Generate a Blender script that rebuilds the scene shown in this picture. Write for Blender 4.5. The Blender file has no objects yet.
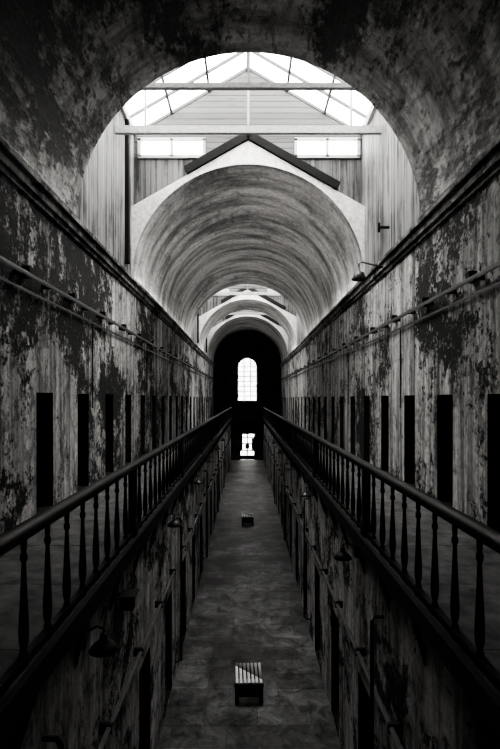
import bpy, math, random
from mathutils import Vector, Matrix
random.seed(7)
E=5.7
W=3.1
R=3.1
SPR=3.12
YB=-5.0
YE=46.0
LW=1.5
sc=bpy.context.scene

# ---------------------------------------------------------------- materials
def newmat(name):
    m=bpy.data.materials.new(name); m.use_nodes=True
    nt=m.node_tree; nt.nodes.clear()
    out=nt.nodes.new('ShaderNodeOutputMaterial')
    b=nt.nodes.new('ShaderNodeBsdfPrincipled')
    nt.links.new(b.outputs[0],out.inputs[0])
    return m,nt,b,out
def g(v,warm=0.0): return (v*(1+warm),v,v*(1-warm),1)
def noise(nt,co,scale,detail=8,rough=.6,dist=0,map_scale=(1,1,1),loc=(0,0,0)):
    mp=nt.nodes.new('ShaderNodeMapping'); mp.inputs['Scale'].default_value=map_scale
    mp.inputs['Location'].default_value=loc
    nt.links.new(co,mp.inputs[0])
    n=nt.nodes.new('ShaderNodeTexNoise'); n.inputs['Scale'].default_value=scale
    n.inputs['Detail'].default_value=detail; n.inputs['Roughness'].default_value=rough
    n.inputs['Distortion'].default_value=dist
    nt.links.new(mp.outputs[0],n.inputs['Vector'])
    return n.outputs['Fac']
def ramp(nt,fac,stops):
    r=nt.nodes.new('ShaderNodeValToRGB')
    el=r.color_ramp.elements
    while len(el)<len(stops): el.new(.5)
    for e,(p,c) in zip(el,stops):
        e.position=p; e.color=(c,c,c,1) if not isinstance(c,tuple) else c
    nt.links.new(fac,r.inputs[0]); return r.outputs[0]
def math_(nt,op,a,b):
    n=nt.nodes.new('ShaderNodeMath'); n.operation=op
    for i,x in enumerate((a,b)):
        if isinstance(x,(int,float)): n.inputs[i].default_value=x
        else: nt.links.new(x,n.inputs[i])
    return n.outputs[0]
def mix(nt,f,a,b,mode='MIX'):
    n=nt.nodes.new('ShaderNodeMix'); n.data_type='RGBA'; n.blend_type=mode
    for i,x in ((0,f),(6,a),(7,b)):
        if isinstance(x,(int,float,tuple)): n.inputs[i].default_value=x
        else: nt.links.new(x,n.inputs[i])
    return n.outputs[2]
def bump(nt,b,h,st=.5,d=.02):
    n=nt.nodes.new('ShaderNodeBump'); n.inputs['Strength'].default_value=st
    n.inputs['Distance'].default_value=d
    nt.links.new(h,n.inputs['Height']); nt.links.new(n.outputs[0],b.inputs['Normal'])
def objco(nt):
    t=nt.nodes.new('ShaderNodeTexCoord'); return t.outputs['Object']

def peel(name,light,dark,cover=.5,big=.6,fine=3.5,streak=(5,5,.35),streak_amt=.6,an=(1,1,1),rough=.75,edge=.035,loc=(0,0,0),under_v=1.0,uan=(1,1,1)):
    m,nt,b,o=newmat(name); co=objco(nt)
    n1=noise(nt,co,big,6,.6,.4,an,loc); n2=noise(nt,co,fine,12,.72,.3,an,loc); n3=noise(nt,co,fine*4.5,10,.75,0,an)
    s=math_(nt,'ADD',math_(nt,'MULTIPLY',n1,.42),math_(nt,'MULTIPLY',n2,.34))
    s=math_(nt,'ADD',s,math_(nt,'MULTIPLY',n3,.24))
    mask=ramp(nt,s,[(cover-edge,0.0),(cover+edge*.4,1.0)])     # 0 = peeled
    n4=noise(nt,co,fine*1.6,12,.7,.6,uan,(loc[0]+7,loc[1]+3,loc[2]))
    under=ramp(nt,n4,[(.43,under_v),(.47,1.0)])
    st=noise(nt,co,1,7,.7,0,streak)
    stc=ramp(nt,st,[(.36,1-streak_amt),(.60,1.0)])
    tone=ramp(nt,noise(nt,co,9,8,.7,0,(1,1,1)),[(.35,.6),(.62,1.0)])
    lc=mix(nt,1.0,g(light,.015),stc,'MULTIPLY'); lc=mix(nt,1.0,lc,tone,'MULTIPLY'); lc=mix(nt,1.0,lc,under,'MULTIPLY')
    dk=ramp(nt,n3,[(.35,dark*.35),(.7,dark*1.7)])
    c=mix(nt,mask,dk,lc)
    nt.links.new(c,b.inputs['Base Color']); b.inputs['Roughness'].default_value=rough
    h=math_(nt,'ADD',math_(nt,'MULTIPLY',mask,.8),math_(nt,'MULTIPLY',n3,.8))
    h=math_(nt,'ADD',h,math_(nt,'MULTIPLY',under,.4))
    bump(nt,b,h,.9,.025)
    return m
M={}
M['wallU']=peel('peeling_plaster_wall',.88,.03,.489,.42,3.0,(5,5,.22),.85,edge=.018,under_v=.5,uan=(1,1,.5))
M['wallL']=peel('peeling_plaster_lower_wall',.88,.045,.480,.7,2.8,(5,5,.35),.75,loc=(3,2,0),edge=.018,under_v=.55,uan=(1,1,.6))
M['vault0']=peel('peeling_plaster_vault_near_shaded',.58,.06,.492,.4,2.4,(.5,2.5,.5),.65,(1,.45,1),edge=.03,loc=(0,4,1),under_v=.6,uan=(1,.35,1))  # peeling plaster, its tone also darkened to paint in near-end shade
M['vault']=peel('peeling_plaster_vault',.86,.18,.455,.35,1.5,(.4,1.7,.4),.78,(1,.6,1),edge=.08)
M['spand']=peel('whitewashed_gable_plaster',.85,.5,.30,.8,3,(3,3,.5),.15)
M['cornice']=peel('stained_stone_ledge',.4,.03,.49,1,5,(5,5,1),.7)

def planks(name,light,dark,axis='v',w=.14,cover=.5):
    m,nt,b,o=newmat(name); co=objco(nt)
    sx=nt.nodes.new('ShaderNodeSeparateXYZ'); nt.links.new(co,sx.inputs[0])
    v=sx.outputs[2] if axis=='h' else math_(nt,'ADD',sx.outputs[0],sx.outputs[1])
    fr=math_(nt,'FRACT',math_(nt,'DIVIDE',v,w),0)
    gap=ramp(nt,fr,[(0.0,.1),(.12,1.0)])
    wn=nt.nodes.new('ShaderNodeTexWhiteNoise'); wn.noise_dimensions='1D'
    nt.links.new(math_(nt,'FLOOR',math_(nt,'DIVIDE',v,w),0),wn.inputs['W'])
    pv=ramp(nt,wn.outputs['Value'],[(0,.6),(1,1.0)])
    sca=(.6,.6,14) if axis=='h' else (9,9,.35)
    st=noise(nt,co,1,8,.7,.2,sca)
    big=noise(nt,co,.9,4,.6,0)
    s=math_(nt,'ADD',math_(nt,'MULTIPLY',st,.7),math_(nt,'MULTIPLY',big,.3))
    c=ramp(nt,s,[(cover-.08,g(dark)),(cover+.03,g(light))])
    c=mix(nt,1.0,c,gap,'MULTIPLY'); c=mix(nt,1.0,c,pv,'MULTIPLY')
    nt.links.new(c,b.inputs['Base Color']); b.inputs['Roughness'].default_value=.7
    bump(nt,b,math_(nt,'ADD',gap,st),.6,.015)
    return m
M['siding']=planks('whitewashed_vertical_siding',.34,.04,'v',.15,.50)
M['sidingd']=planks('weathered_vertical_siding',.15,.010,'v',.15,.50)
M['gsid']=planks('painted_horizontal_siding',.12,.05,'h',.16,.42)
M['doorwood']=planks('dark_door_wood',.06,.015,'v',.13,.5)
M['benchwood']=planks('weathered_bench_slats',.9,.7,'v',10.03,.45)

def simple(name,v,rough=.5,metal=0,var=.5,sc_=12,bst=.3):
    m,nt,b,o=newmat(name); co=objco(nt)
    n=noise(nt,co,sc_,8,.65)
    c=ramp(nt,n,[(.3,g(v*(1-var))),(.7,g(v*(1+var)))])
    nt.links.new(c,b.inputs['Base Color']); b.inputs['Roughness'].default_value=rough
    b.inputs['Metallic'].default_value=metal
    bump(nt,b,n,bst,.01); return m
M['rail']=simple('dark_painted_wood',.013,.55)
M['iron']=simple('rusted_iron',.03,.5,.3)
M['beam']=simple('dark_roof_timber',.004,.95)
M['white']=simple('white_painted_timber',.4,.6,0,.25)
M['greyb']=simple('grey_painted_steel',.4,.5,0,.3)
M['bar']=simple('skylight_glazing_bar_steel',.06,.5,0,.3)
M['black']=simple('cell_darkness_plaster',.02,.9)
M['lamp']=simple('enamel_lamp_shade',.05,.35,.2)
M['walk']=simple('gallery_boards',.10,.6,0,.8,4)
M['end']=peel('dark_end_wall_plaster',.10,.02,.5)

def flags():
    m,nt,b,o=newmat('stone_flag_floor'); co=objco(nt)
    mp=nt.nodes.new('ShaderNodeMapping'); mp.inputs['Location'].default_value=(.37,.1,0)
    nt.links.new(co,mp.inputs[0])
    br=nt.nodes.new('ShaderNodeTexBrick'); nt.links.new(mp.outputs[0],br.inputs['Vector'])
    br.inputs['Scale'].default_value=1
    br.inputs['Brick Width'].default_value=.95; br.inputs['Row Height'].default_value=.55
    br.inputs['Mortar Size'].default_value=.007; br.inputs['Mortar Smooth'].default_value=1.0
    br.inputs['Color1'].default_value=g(.14); br.inputs['Color2'].default_value=g(.24)
    br.inputs['Mortar'].default_value=g(.10); br.offset=.45
    n=noise(nt,co,2.2,14,.8,.6)
    n5=noise(nt,co,.5,5,.6,.3)
    c=mix(nt,1.0,br.outputs['Color'],ramp(nt,n,[(.40,.15),(.60,1.1)]),'MULTIPLY')
    c=mix(nt,1.0,c,ramp(nt,n5,[(.35,.4),(.6,1.0)]),'MULTIPLY')
    nt.links.new(c,b.inputs['Base Color'])
    r=ramp(nt,n,[(.3,.35),(.7,.8)]); nt.links.new(r,b.inputs['Roughness'])
    bump(nt,b,math_(nt,'SUBTRACT',math_(nt,'MULTIPLY',n,1.5),math_(nt,'MULTIPLY',br.outputs['Fac'],.4)),.9,.02)
    return m
M['floor']=flags()
def glassmat(name,trans=.85,tint=.95):
    m,nt,b,o=newmat(name)
    t=nt.nodes.new('ShaderNodeBsdfTransparent'); ms=nt.nodes.new('ShaderNodeMixShader')
    co=objco(nt); n=noise(nt,co,2.5,6,.6)
    f=ramp(nt,n,[(.3,1-trans),(.75,min(1,(1-trans)*2.5))])
    b.inputs['Base Color'].default_value=g(.5); b.inputs['Roughness'].default_value=.3
    t.inputs[0].default_value=g(tint)
    nt.links.new(f,ms.inputs[0]); nt.links.new(t.outputs[0],ms.inputs[1]); nt.links.new(b.outputs[0],ms.inputs[2])
    nt.links.new(ms.outputs[0],o.inputs[0]); return m
M['glass']=glassmat('dusty_wired_glass',.86)
M['glassd']=glassmat('dimmed_grimy_window_glass',.7,.4)  # even tint dims the overbright sky behind; the noise is the grime

# ---------------------------------------------------------------- mesh builder
class MB:
    def __init__(s): s.v=[];s.f=[];s.m=[];s.sm=[]
    def face(s,pts,mi=0,smooth=False):
        i=len(s.v); s.v+= [tuple(p) for p in pts]; s.f.append(tuple(range(i,i+len(pts)))); s.m.append(mi); s.sm.append(smooth)
    def box(s,x0,x1,y0,y1,z0,z1,mi=0):
        i=len(s.v)
        s.v+=[(x0,y0,z0),(x1,y0,z0),(x1,y1,z0),(x0,y1,z0),(x0,y0,z1),(x1,y0,z1),(x1,y1,z1),(x0,y1,z1)]
        for q in ((0,3,2,1),(4,5,6,7),(0,1,5,4),(1,2,6,5),(2,3,7,6),(3,0,4,7)):
            s.f.append(tuple(i+k for k in q)); s.m.append(mi); s.sm.append(False)
    def bar(s,a,b,w,h,mi=0,up=(0,0,1)):
        a=Vector(a);b=Vector(b);d=(b-a).normalized();u=Vector(up)
        if abs(d.dot(u))>.98:u=Vector((0,1,0))
        r=d.cross(u).normalized();u=r.cross(d).normalized()
        i=len(s.v)
        for p in (a,b):
            for sx,sz in ((-1,-1),(1,-1),(1,1),(-1,1)):
                s.v.append(tuple(p+r*sx*w/2+u*sz*h/2))
        for q in ((0,1,2,3),(7,6,5,4),(0,4,5,1),(1,5,6,2),(2,6,7,3),(3,7,4,0)):
            s.f.append(tuple(i+k for k in q)); s.m.append(mi); s.sm.append(False)
    def tube(s,pts,r,n=8,mi=0):
        pts=[Vector(p) for p in pts]; rings=[]
        for k,p in enumerate(pts):
            d=(pts[min(k+1,len(pts)-1)]-pts[max(k-1,0)]).normalized()
            u=Vector((0,0,1)) if abs(d.z)<.9 else Vector((1,0,0))
            a=d.cross(u).normalized(); b=a.cross(d).normalized(); i=len(s.v)
            rr=r[k] if isinstance(r,(list,tuple)) else r
            for j in range(n):
                t=2*math.pi*j/n; s.v.append(tuple(p+a*math.cos(t)*rr+b*math.sin(t)*rr))
            rings.append(i)
        for i0,i1 in zip(rings,rings[1:]):
            for j in range(n):
                s.f.append((i0+j,i0+(j+1)%n,i1+(j+1)%n,i1+j)); s.m.append(mi); s.sm.append(True)
        s.f.append(tuple(rings[0]+j for j in range(n))); s.m.append(mi); s.sm.append(False)
        s.f.append(tuple(rings[-1]+j for j in range(n))); s.m.append(mi); s.sm.append(False)
    def lathe(s,c,prof,n=10,mi=0):
        c=Vector(c); s.tube_raw([(c+Vector((0,0,z)),r) for r,z in prof],n,mi)
    def tube_raw(s,pr,n,mi):
        base=len(s.v)
        for p,r in pr:
            for j in range(n):
                t=2*math.pi*j/n; s.v.append((p.x+math.cos(t)*r,p.y+math.sin(t)*r,p.z))
        for k in range(len(pr)-1):
            for j in range(n):
                a=base+k*n; s.f.append((a+j,a+(j+1)%n,a+n+(j+1)%n,a+n+j)); s.m.append(mi); s.sm.append(True)
    def obj(s,name,mats,parent=None,loc=None,recalc=False):
        me=bpy.data.meshes.new(name); me.from_pydata(s.v,[],s.f)
        for m in mats: me.materials.append(M[m])
        me.polygons.foreach_set('material_index',s.m); me.polygons.foreach_set('use_smooth',s.sm)
        me.update()
        o=bpy.data.objects.new(name,me); sc.collection.objects.link(o)
        if parent: o.parent=parent
        if loc: o.location=loc
        return o

# ---------------------------------------------------------------- floor
b=MB(); b.box(-LW-.6,LW+.6,YB,YE+.5,-.2,0); b.obj('floor',['floor'])

# ---------------------------------------------------------------- walls with doorways
def wall(name,side,x,z0,z1,doors,dz0,dz1,dw,mat,rec=.4):
    b=MB(); ys=[YB]; 
    X=side*x
    for d in doors: ys+= [d-dw/2,d+dw/2]
    ys.append(YE)
    for i in range(len(ys)-1):
        a,c=ys[i],ys[i+1]
        if i%2==0:
            b.face([(X,a,z0),(X,c,z0),(X,c,z1),(X,a,z1)])
        else:
            if dz0>z0: b.face([(X,a,z0),(X,c,z0),(X,c,dz0),(X,a,dz0)])
            b.face([(X,a,dz1),(X,c,dz1),(X,c,z1),(X,a,z1)])
            X2=X+side*rec
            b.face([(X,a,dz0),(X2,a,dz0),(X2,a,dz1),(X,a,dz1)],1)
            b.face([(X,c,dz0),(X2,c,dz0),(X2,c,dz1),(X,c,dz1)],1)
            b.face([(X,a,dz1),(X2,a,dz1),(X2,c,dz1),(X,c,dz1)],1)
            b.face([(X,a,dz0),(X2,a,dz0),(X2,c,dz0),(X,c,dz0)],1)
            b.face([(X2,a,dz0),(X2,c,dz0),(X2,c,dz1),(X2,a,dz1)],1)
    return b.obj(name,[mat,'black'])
lu=[7.6+1.78*k for k in range(-6,21)]
ru=[6.2+1.72*k for k in range(-5,23)]
lu=[d for d in lu if YB+1<d<YE-1.5]; ru=[d for d in ru if YB+1<d<YE-1.5]
wall('wall_left',-1,W,E-1.71,E+SPR,lu,E-1.70,E+.08,.62,'wallU')
wall('wall_right',1,W,E-1.71,E+SPR,ru,E-1.70,E+.05,.62,'wallU')
ll=[5.0+2.2*k for k in range(-4,19)]; rl=[4.3+2.2*k for k in range(-4,19)]
ll=[d for d in ll if YB+1<d<YE-1.5]; rl=[d for d in rl if YB+1<d<YE-1.5]
wall('wall_left_lower',-1,LW,0,E-1.8,ll,0.02,1.95,.75,'wallL',.3)
wall('wall_right_lower',1,LW,0,E-1.8,rl,0.02,1.95,.75,'wallL',.3)

# cell doors
def doormesh(w,h,name):
    b=MB(); n=5
    for i in range(n):
        y0=-w/2+i*w/n; b.box(-.025,.025,y0+.004,y0+w/n-.004,0,h)
    for z in (.12*h,.5*h,.86*h): b.box(.025,.045,-w/2,w/2,z-.035,z+.035,1)
    for z in (.12*h,.5*h,.86*h):
        for k in range(4): b.box(.045,.055,-w/2+.07+k*w/4.2,-w/2+.09+k*w/4.2,z-.01,z+.01,1)
    b.box(.045,.075,w/2-.12,w/2-.06,.44*h,.56*h-.0,1)
    b.tube([(.05,-w/2+.1,.6*h),(.1,-w/2+.1,.6*h),(.1,-w/2+.1,.7*h),(.05,-w/2+.1,.7*h)],.01,6,1)
    o=b.obj(name,['doorwood','iron']); me=o.data; bpy.data.objects.remove(o); return me
dm1=doormesh(.60,1.74,'cell_door_mesh'); dm2=doormesh(.73,1.9,'lower_cell_door_mesh')
def put(me,name,x,y,z,rz=0):
    o=bpy.data.objects.new(name,me); sc.collection.objects.link(o); o.location=(x,y,z); o.rotation_euler=(0,0,rz); return o
for d in lu: put(dm1,'cell_door',-W-.30,d,E-1.695)
for d in ru: put(dm1,'cell_door',W+.30,d,E-1.695,math.pi)
for d in ll: put(dm2,'cell_door',-LW-.22,d,.025)
for d in rl: put(dm2,'cell_door',LW+.22,d,.025,math.pi)

# ---------------------------------------------------------------- galleries
for side,nm in ((-1,'left'),(1,'right')):
    b=MB()
    n=0; y=YB
    while y<YE-.01:
        L=1.2
        b.box(min(side*1.38,side*W),max(side*1.38,side*W),y,min(y+L-.01,YE),E-1.80,E-1.71); y+=L
    b.box(min(side*1.36,side*1.41),max(side*1.36,side*1.41),YB,YE,E-1.88,E-1.705,1)
    b.box(min(side*1.42,side*(LW+.05)),max(side*1.42,side*(LW+.05)),YB,YE,E-1.95,E-1.80,1)
    y=YB+.5
    while y<YE-.5:  # iron brackets
        b.bar((side*(LW+.02),y,E-2.3),(side*1.40,y,E-1.9),.04,.05,1,up=(0,1,0)); y+=1.1
    b.obj('gallery_walkway_'+nm,['walk','iron'])

# ---------------------------------------------------------------- railings
prof=[(.028,.0),(.028,.09),(.018,.10),(.030,.15),(.034,.22),(.030,.32),(.021,.50),(.016,.62),(.014,.66),(.025,.68),(.025,.71),(.015,.725),(.020,.75),(.020,.84)]
for side in (-1,1):
    b=MB(); x=side*1.45; z0=E-1.70
    sec=[(-.055,-.02),(-.06,.015),(-.045,.04),(0,.05),(.045,.04),(.06,.015),(.055,-.02),(.03,-.045),(-.03,-.045)]
    i=len(b.v)
    for y in (YB,YE-1.7):
        for sx,sz in sec: b.v.append((x+sx,y,z0+.85+sz))
    k=len(sec)
    for j in range(k): b.f.append((i+j,i+(j+1)%k,i+k+(j+1)%k,i+k+j)); b.m.append(0); b.sm.append(True)
    b.bar((x,YB,z0+.045),(x,YE-1.7,z0+.045),.05,.035)
    y=YB+.2; c=0
    while y<YE-1.75:
        if c%12==5:
            b.box(x-.045,x+.045,y-.045,y+.045,z0-.01,z0+.84)
            b.box(x-.055,x+.055,y-.055,y+.055,z0,z0+.14)
        else:
            b.lathe((x,y,z0-.005),prof,8 if y<20 else 6)
        y+=.38; c+=1
    b.obj('balustrade',['rail'])

# ---------------------------------------------------------------- vaults
segs=[(YB,9.0),(13.3,27.3),(31.5,35.3),(38.0,YE)]
NA=72
def vault(y0,y1,mat):
    b=MB(); ny=max(1,int((y1-y0)/1.0))
    for j in range(ny+1):
        y=y0+(y1-y0)*j/ny
        for k in range(NA+1):
            a=math.pi*k/NA; b.v.append((-R*math.cos(a),y,E+SPR+R*math.sin(a)))
    for j in range(ny):
        for k in range(NA):
            i=j*(NA+1)+k; b.f.append((i,i+1,i+NA+2,i+NA+1)); b.m.append(0); b.sm.append(True)
    return b.obj('ceiling',[mat])
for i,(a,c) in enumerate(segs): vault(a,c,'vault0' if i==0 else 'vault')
def gz(x): return E+6.85-(6.85-5.1)*abs(x)/W

def spandrel(y,name):
    b=MB()
    for k in range(NA):
        a0=math.pi*k/NA;a1=math.pi*(k+1)/NA
        x0,x1=-R*math.cos(a0),-R*math.cos(a1); z0,z1=E+SPR+R*math.sin(a0),E+SPR+R*math.sin(a1)
        b.face([(x0,y,z0),(x1,y,z1),(x1,y,gz(x1)),(x0,y,gz(x0))])
        b.face([(x0,y,gz(x0)),(x1,y,gz(x1)),(x1,y+.3,gz(x1)),(x0,y+.3,gz(x0))])
    return b.obj(name,['spand'])

def lantern(ya,yb,idx):
    P=bpy.data.objects.new('skylight_lantern',None); sc.collection.objects.link(P)
    L=yb-ya
    for s in (-1,1):
        b=MB(); x=s*W
        b.face([(x,ya-.02,E+SPR-.0),(x,yb+.32,E+SPR),(x,yb+.32,E+7.2),(x,ya-.02,E+7.2)])
        if s<0: b.box(min(x,x-s*.10),max(x,x-s*.10),yb-.75,yb-.60,E+3.4,E+7.0,1)
        b.box(min(x,x-s*.08),max(x,x-s*.08),ya,yb,E+7.0,E+7.2,2)
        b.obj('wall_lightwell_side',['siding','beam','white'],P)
    t=lambda x:E+9.0-1.8*abs(x)/W
    b=MB()
    for k in range(NA):
        a0=math.pi*k/NA;a1=math.pi*(k+1)/NA
        x0,x1=-R*math.cos(a0),-R*math.cos(a1); z0,z1=E+SPR+R*math.sin(a0),E+SPR+R*math.sin(a1)
        b.face([(x0,ya,z0),(x1,ya,z1),(x1,ya,t(x1)),(x0,ya,t(x0))])
    b.obj('wall_lightwell_near',['gsid'],P)
    sp=spandrel(yb,'wall_gable'); sp.parent=P
    Y=yb+.3; b=MB()
    wz0,wz1=E+6.55,E+7.02
    xk=W*(6.85-6.55)/(6.85-5.1)
    b.face([(-W,Y,gz(W)),(-xk,Y,wz0),(-W,Y,wz0)],0)
    b.face([(W,Y,gz(W)),(xk,Y,wz0),(W,Y,wz0)],0)
    xs=[-W,-2.95,-1.2,1.3,3.0,W]
    for i in (0,2,4): b.face([(xs[i],Y,wz0),(xs[i+1],Y,wz0),(xs[i+1],Y,wz1),(xs[i],Y,wz1)],1)
    b.face([(-W,Y,wz1),(W,Y,wz1),(W,Y,t(W)),(0,Y,t(0)),(-W,Y,t(W))],1)
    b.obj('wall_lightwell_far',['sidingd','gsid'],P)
    b=MB()
    for xa,xb in ((-2.95,-1.2),(1.3,3.0)):
        xm=(xa+xb)/2
        for x in (xa,xm,xb): b.box(x-.04,x+.04,Y-.06,Y+.02,wz0-.02,wz1+.02)
        for z in (wz0,wz1): b.box(xa-.04,xb+.04,Y-.06,Y+.02,z-.04,z+.04)
        b.face([(xa,Y,wz0),(xb,Y,wz0),(xb,Y,wz1),(xa,Y,wz1)],1)
    b.obj('window_frame',['white','glass'],P)
    b=MB()
    sl=(6.85-5.1)/W
    b.bar((-1.65,yb+.1,E+6.98-1.65*sl),(0,yb+.1,E+6.99),.35,.20,0)
    b.bar((2.4,yb+.1,E+6.98-2.4*sl),(0,yb+.1,E+6.99),.35,.20,0)
    b.obj('roof_rafter',['beam'],P)
    b=MB()
    for s in (-1,1):
        e=(s*W,E+7.2); r=(0,E+9.0)
        b.face([(e[0],ya,e[1]),(e[0],yb+.3,e[1]),(r[0],yb+.3,r[1]),(r[0],ya,r[1])],1)
        n=max(3,int(L/.62))
        for i in range(n+1):
            y=ya+(yb+.3-ya)*i/n
            b.bar((e[0],y,e[1]-.03),(r[0],y,r[1]-.03),.045,.07,0)
        for f in (.0,.33,.66):
            x=e[0]*(1-f); z=e[1]+(r[1]-e[1])*f-.05
            b.bar((x,ya,z),(x,yb+.3,z),.06,.06,0)
    b.bar((0,ya,E+8.95),(0,yb+.3,E+8.95),.10,.14,0)
    b.obj('skylight_glazing',['bar','glass'],P)
    b=MB()
    ty=[ya+L*.24,ya+L*.62]
    for k,y in enumerate(ty):
        h=.10 if k==0 else .17
        b.bar((-W,y,E+6.25),(W,y,E+6.25),.10,h,0)
        b.bar((0,y,E+6.25),(0,y,E+8.95),.05,.07,0)
        for s in (-1,1):
            b.bar((s*W,y,E+7.1),(0,y,E+8.9),.08,.09,0)
            b.bar((s*2.4,y,E+6.25),(s*2.4,y,E+7.5),.05,.05,0)
    b.obj('tie_beam_truss',['greyb'],P)
    li=bpy.data.lights.new('sky_portal','AREA'); li.shape='RECTANGLE'; li.size=2*W-.05; li.size_y=L
    li.cycles.is_portal=True
    o=bpy.data.objects.new('sky_portal',li); sc.collection.objects.link(o); o.location=(0,(ya+yb)/2,E+7.19); o.parent=P
lantern(9.0,13.3,0); lantern(27.3,31.5,1); lantern(35.3,38.0,2)

# ---------------------------------------------------------------- cornices, pipes
for side,nm in ((-1,'left'),(1,'right')):
    b=MB(); x=side*W
    def bx(o,z0,z1,mi=0): b.box(min(x,x-side*o),max(x,x-side*o),YB,YE,E+z0,E+z1,mi)
    bx(.10,2.88,3.02); bx(.16,3.02,3.09); bx(.05,2.80,2.88)
    b.obj('trim_cornice_'+nm,['cornice'])
    b=MB(); px=x-side*.12
    z=1.67 if side<0 else 1.60
    b.tube([(px,YB,E+z),(px,YE-.3,E+z)],.033,8)
    b.tube([(x-side*.05,YB,E+z-.20),(x-side*.05,YE-.3,E+z-.20)],.020,6)
    yy=YB+.8; k=0
    while yy<YE-1:
        b.box(min(x,px-side*.02),max(x,px-side*.02),yy-.018,yy+.018,E+z-.04,E+z+.04)
        if k%2==0: b.box(min(x,x-side*.11),max(x,x-side*.11),yy+.2,yy+.32,E+z-.02,E+z+.13)
        yy+=.9; k+=1
    for i,d in enumerate(lu if side<0 else ru):
        if i%3==1: b.tube([(x-side*.02,d+.5,E+z-.2),(x-side*.02,d+.5,E-.2)],.012,6)
    b.obj('conduit_pipe',['iron'])
    b=MB(); xl=side*LW; px=xl-side*.09
    b.tube([(px,YB,E-3.3),(px,YE-.4,E-3.3)],.028,8)
    yy=YB+1
    while yy<YE-1:
        b.box(min(xl,px-side*.03),max(xl,px-side*.03),yy-.02,yy+.02,E-3.35,E-3.25); yy+=1.5
    y0=3.6 if side<0 else 5.6
    while y0<YE-4:
        b.tube([(xl,y0,E-2.45),(xl-side*.10,y0,E-2.45),(xl-side*.13,y0,E-2.5),(xl-side*.13,y0,.35),(xl,y0,.3)],.022,8)
        y0+=6.6
    b.obj('service_pipe',['iron'])

# ---------------------------------------------------------------- added fill lights brightening the vaults, in made-up ledge troughs
def fill_uplight(y0,y1,power):
    for side in (-1,1):
        b=MB(); x=side*(W-.09); z=E+3.09
        y=y0
        while y<y1-.1:
            e=min(y+1.2,y1)
            b.box(x-.045,x+.045,y+.03,e-.03,z,z+.02); b.box(x-.045,x-.035,y+.03,e-.03,z+.02,z+.05); b.box(x+.035,x+.045,y+.03,e-.03,z+.02,z+.05)
            y=e
        o=b.obj('added_fill_trough',['iron'])
        li=bpy.data.lights.new('tube','AREA'); li.shape='RECTANGLE'; li.size=.06; li.size_y=y1-y0-.1; li.energy=power*(y1-y0); li.color=(1,.98,.95)
        l=bpy.data.objects.new('tube',li); sc.collection.objects.link(l); l.location=(x-side*.0,(y0+y1)/2,z+.045)
        l.rotation_euler=(0,math.radians(180+side*-25),0); l.parent=o
fill_uplight(5.5,8.8,1.3); fill_uplight(13.5,18.0,7.5); fill_uplight(18.2,27.0,3.5); fill_uplight(31.7,35.1,8)

# ---------------------------------------------------------------- lamps
def lamp(x,y,z,side,r=.13,arm=.2,hs=1.0):
    b=MB()
    xa=x+side*arm
    b.tube([(xa,y,z+.02),(xa-side*.03,y,z+.10*hs),(x+side*.06,y,z+.16*hs),(x,y,z+.14*hs),(x,y,z+.07*hs)],.011*hs,7)
    b.lathe((xa-side*.0,y,z+.02),[(.001,-.05),(.045,-.05),(.045,.05),(.001,.05)],8)
    b.lathe((x,y,z),[(a,c*hs) for a,c in [(.001,.10),(.03,.10),(.035,.05),(.06*hs,.03),(r*.75,.0),(r,-.045),(r*.97,-.05),(r*.7,-.01),(.03,.02)]],20,1)
    b.lathe((x,y,z-.03*hs),[(.018,.04),(.03,.0),(.024,-.03),(.001,-.04)],10,2)
    b.obj('gooseneck_lamp',['iron','lamp','white'])
for k in range(6):
    lamp(-1.29,4.4+4.3*k,E-2.17,-1); lamp(1.27,6.8+4.3*k,E-2.13,1)
lamp(2.48,11.2,E+2.74,1,.17,.56,1.9)
b=MB(); b.bar((3.1,11.0,E+3.75),(2.85,11.0,E+3.75),.04,.05); b.bar((2.87,11,E+3.65),(2.87,11,E+3.85),.05,.05,up=(0,1,0)); b.obj('iron_bracket',['iron'])
b=MB(); b.bar((-1.5,5.6,E-2.2),(-1.36,5.6,E-2.2),.03,.03)
b.box(-1.42,-1.28,5.5,5.7,E-2.34,E-2.2,0); b.box(-1.44,-1.26,5.48,5.72,E-2.2,E-2.185,0); b.box(-1.28,-1.27,5.53,5.67,E-2.32,E-2.22,1)
b.obj('floodlight',['lamp','white'])

# ---------------------------------------------------------------- benches
def bench(x,y):
    b=MB(); w=.52;d=.70;h=.42
    n=7
    for i in range(n):
        x0=-w/2+i*w/n; b.box(x0+.012,x0+w/n-.012,-d/2,d/2,h-.035,h,0)
    b.box(-w/2,w/2,-d/2+.03,-d/2+.07,.14,h-.036,1); b.box(-w/2,w/2,d/2-.07,d/2-.03,.14,h-.036,1)
    b.box(-w/2,-w/2+.04,-d/2+.07,d/2-.07,.14,h-.036,1); b.box(w/2-.04,w/2,-d/2+.07,d/2-.07,.14,h-.036,1)
    for sx in (-1,1):
        for sy in (-1,1): b.box(sx*(w/2-.035)-.035,sx*(w/2-.035)+.035,sy*(d/2-.05)-.035,sy*(d/2-.05)+.035,0,h-.036,1)
    b.box(-w/2-.01,w/2+.01,-d/2+.01,-d/2+.03,h-.10,h-.036,1)
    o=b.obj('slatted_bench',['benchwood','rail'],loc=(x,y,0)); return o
bench(.0,9.62).rotation_euler=(0,0,.03)
bench(0,22.6)

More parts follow.
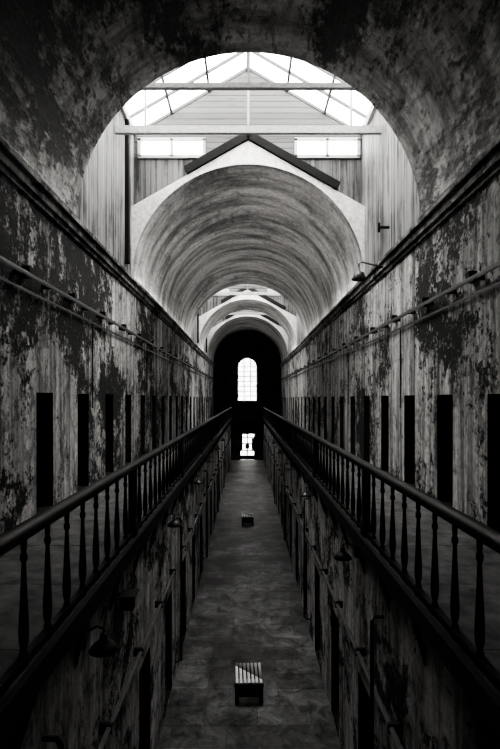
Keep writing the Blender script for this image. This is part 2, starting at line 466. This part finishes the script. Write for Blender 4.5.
# ---------------------------------------------------------------- end wall
b=MB(); Y=YE
wx=.90; wz0=E-.30; wzs=E+2.85
dx=.72; dz=2.45
def quad(x0,x1,z0,z1): b.face([(x0,Y,z0),(x1,Y,z0),(x1,Y,z1),(x0,Y,z1)])
quad(-W-.5,-dx,0,dz);quad(dx,W+.5,0,dz);quad(-W-.5,W+.5,dz,wz0)
quad(-W-.5,-wx,wz0,wzs);quad(wx,W+.5,wz0,wzs)
quad(-W-.5,-wx,wzs,E+6.4);quad(wx,W+.5,wzs,E+6.4)
for k in range(24):
    a0=math.pi*k/24;a1=math.pi*(k+1)/24
    x0,x1=-wx*math.cos(a0),-wx*math.cos(a1);z0,z1=wzs+wx*math.sin(a0),wzs+wx*math.sin(a1)
    b.face([(x0,Y,z0),(x1,Y,z1),(x1,Y,E+6.4),(x0,Y,E+6.4)])
    b.face([(x0,Y,z0),(x1,Y,z1),(x1,Y+.35,z1),(x0,Y+.35,z0)])
for x in (-wx,wx): b.face([(x,Y,wz0),(x,Y+.35,wz0),(x,Y+.35,wzs),(x,Y,wzs)])
b.face([(-wx,Y,wz0),(wx,Y,wz0),(wx,Y+.35,wz0),(-wx,Y+.35,wz0)])
for x in (-dx,dx): b.face([(x,Y,0),(x,Y+.35,0),(x,Y+.35,dz),(x,Y,dz)])
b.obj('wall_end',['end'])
b=MB(); Y2=Y+.2
for x in (-wx+.04,-.3,.3,wx-.04): b.box(x-.035,x+.035,Y2,Y2+.05,wz0,wzs+(.0 if abs(x)>.5 else .8))
for z in [wz0+.03+i*.45 for i in range(8)]: b.box(-wx,wx,Y2,Y2+.05,z-.03,z+.03)
pts=[(-(wx-.04)*math.cos(math.pi*k/24),Y2+.02,wzs+(wx-.04)*math.sin(math.pi*k/24)) for k in range(25)]
b.tube(pts,.045,6)
b.face([(-wx,Y2+.03,wz0),(wx,Y2+.03,wz0),(wx,Y2+.03,wzs)]+[(wx*math.cos(math.pi*k/24),Y2+.03,wzs+wx*math.sin(math.pi*k/24)) for k in range(1,24)]+[(-wx,Y2+.03,wzs)],1)
b.obj('window_1',['bar','glassd'])
b=MB()
for x in (-dx+.05,0,dx-.05): b.box(x-.05,x+.05,Y2,Y2+.07,0,dz)
for z in (.06,.85,1.5,2.05,dz-.05): b.box(-dx,dx,Y2,Y2+.07,z-.04,z+.04)
b.box(-dx,dx,Y2+.02,Y2+.05,.05,.4)
b.box(-dx,-.45,Y2+.02,Y2+.05,.8,dz)
b.box(.4,dx,Y2+.02,Y2+.05,.8,2.0)
b.box(-.18,.18,Y2-.02,Y2+.01,1.0,1.45)
b.face([(-dx,Y2+.03,.1),(dx,Y2+.03,.1),(dx,Y2+.03,dz),(-dx,Y2+.03,dz)],1)
b.obj('door_1',['rail','glassd'])
b=MB(); b.face([(-W-.5,YB,-.1),(W+.5,YB,-.1),(W+.5,YB,E+6.4),(-W-.5,YB,E+6.4)]); b.obj('wall_back',['wallU'])
b=MB(); yb=YE-1.7
b.box(-1.34,1.34,yb,YE-.01,E-1.95,E-1.71); b.box(-1.34,1.34,yb-.06,yb,E-2.1,E-1.69)
b.box(-1.36,1.36,yb-.06,yb+.06,E-.9,E-.82)
b.box(-1.36,1.36,yb-.02,yb+.02,E-1.66,E-1.62)
x=-1.3
while x<1.33: b.lathe((x,yb,E-1.705),prof,6); x+=.2
for s in (-1,1): b.bar((s*1.3,yb,E-2.8),(s*.9,yb,E-2.05),.08,.08)
b.obj('end_footbridge',['rail'])

# ---------------------------------------------------------------- world
w=bpy.data.worlds.new('overcast_sky'); sc.world=w; w.use_nodes=True
bg=w.node_tree.nodes['Background']; bg.inputs[0].default_value=(1,.985,.96,1); bg.inputs[1].default_value=19.5
li=bpy.data.lights.new('sky_portal','AREA'); li.shape='RECTANGLE'; li.size=1.8; li.size_y=4.0; li.cycles.is_portal=True
o=bpy.data.objects.new('window_sky_portal',li); sc.collection.objects.link(o); o.location=(0,YE+.34,E+1.7); o.rotation_euler=(math.radians(-90),0,0)

try:
    sc.view_settings.view_transform='AgX'; sc.view_settings.look='AgX - High Contrast'
except Exception as ex: print(ex)
# ---------------------------------------------------------------- camera
cd=bpy.data.cameras.new('camera'); cam=bpy.data.objects.new('camera',cd); sc.collection.objects.link(cam)
cam.location=(-.03,0,E); cam.rotation_euler=(math.radians(90),0,0)
cd.sensor_width=36; cd.lens=36*500/749; cd.shift_x=3/749; cd.shift_y=23.5/749
cd.clip_end=300
sc.camera=cam
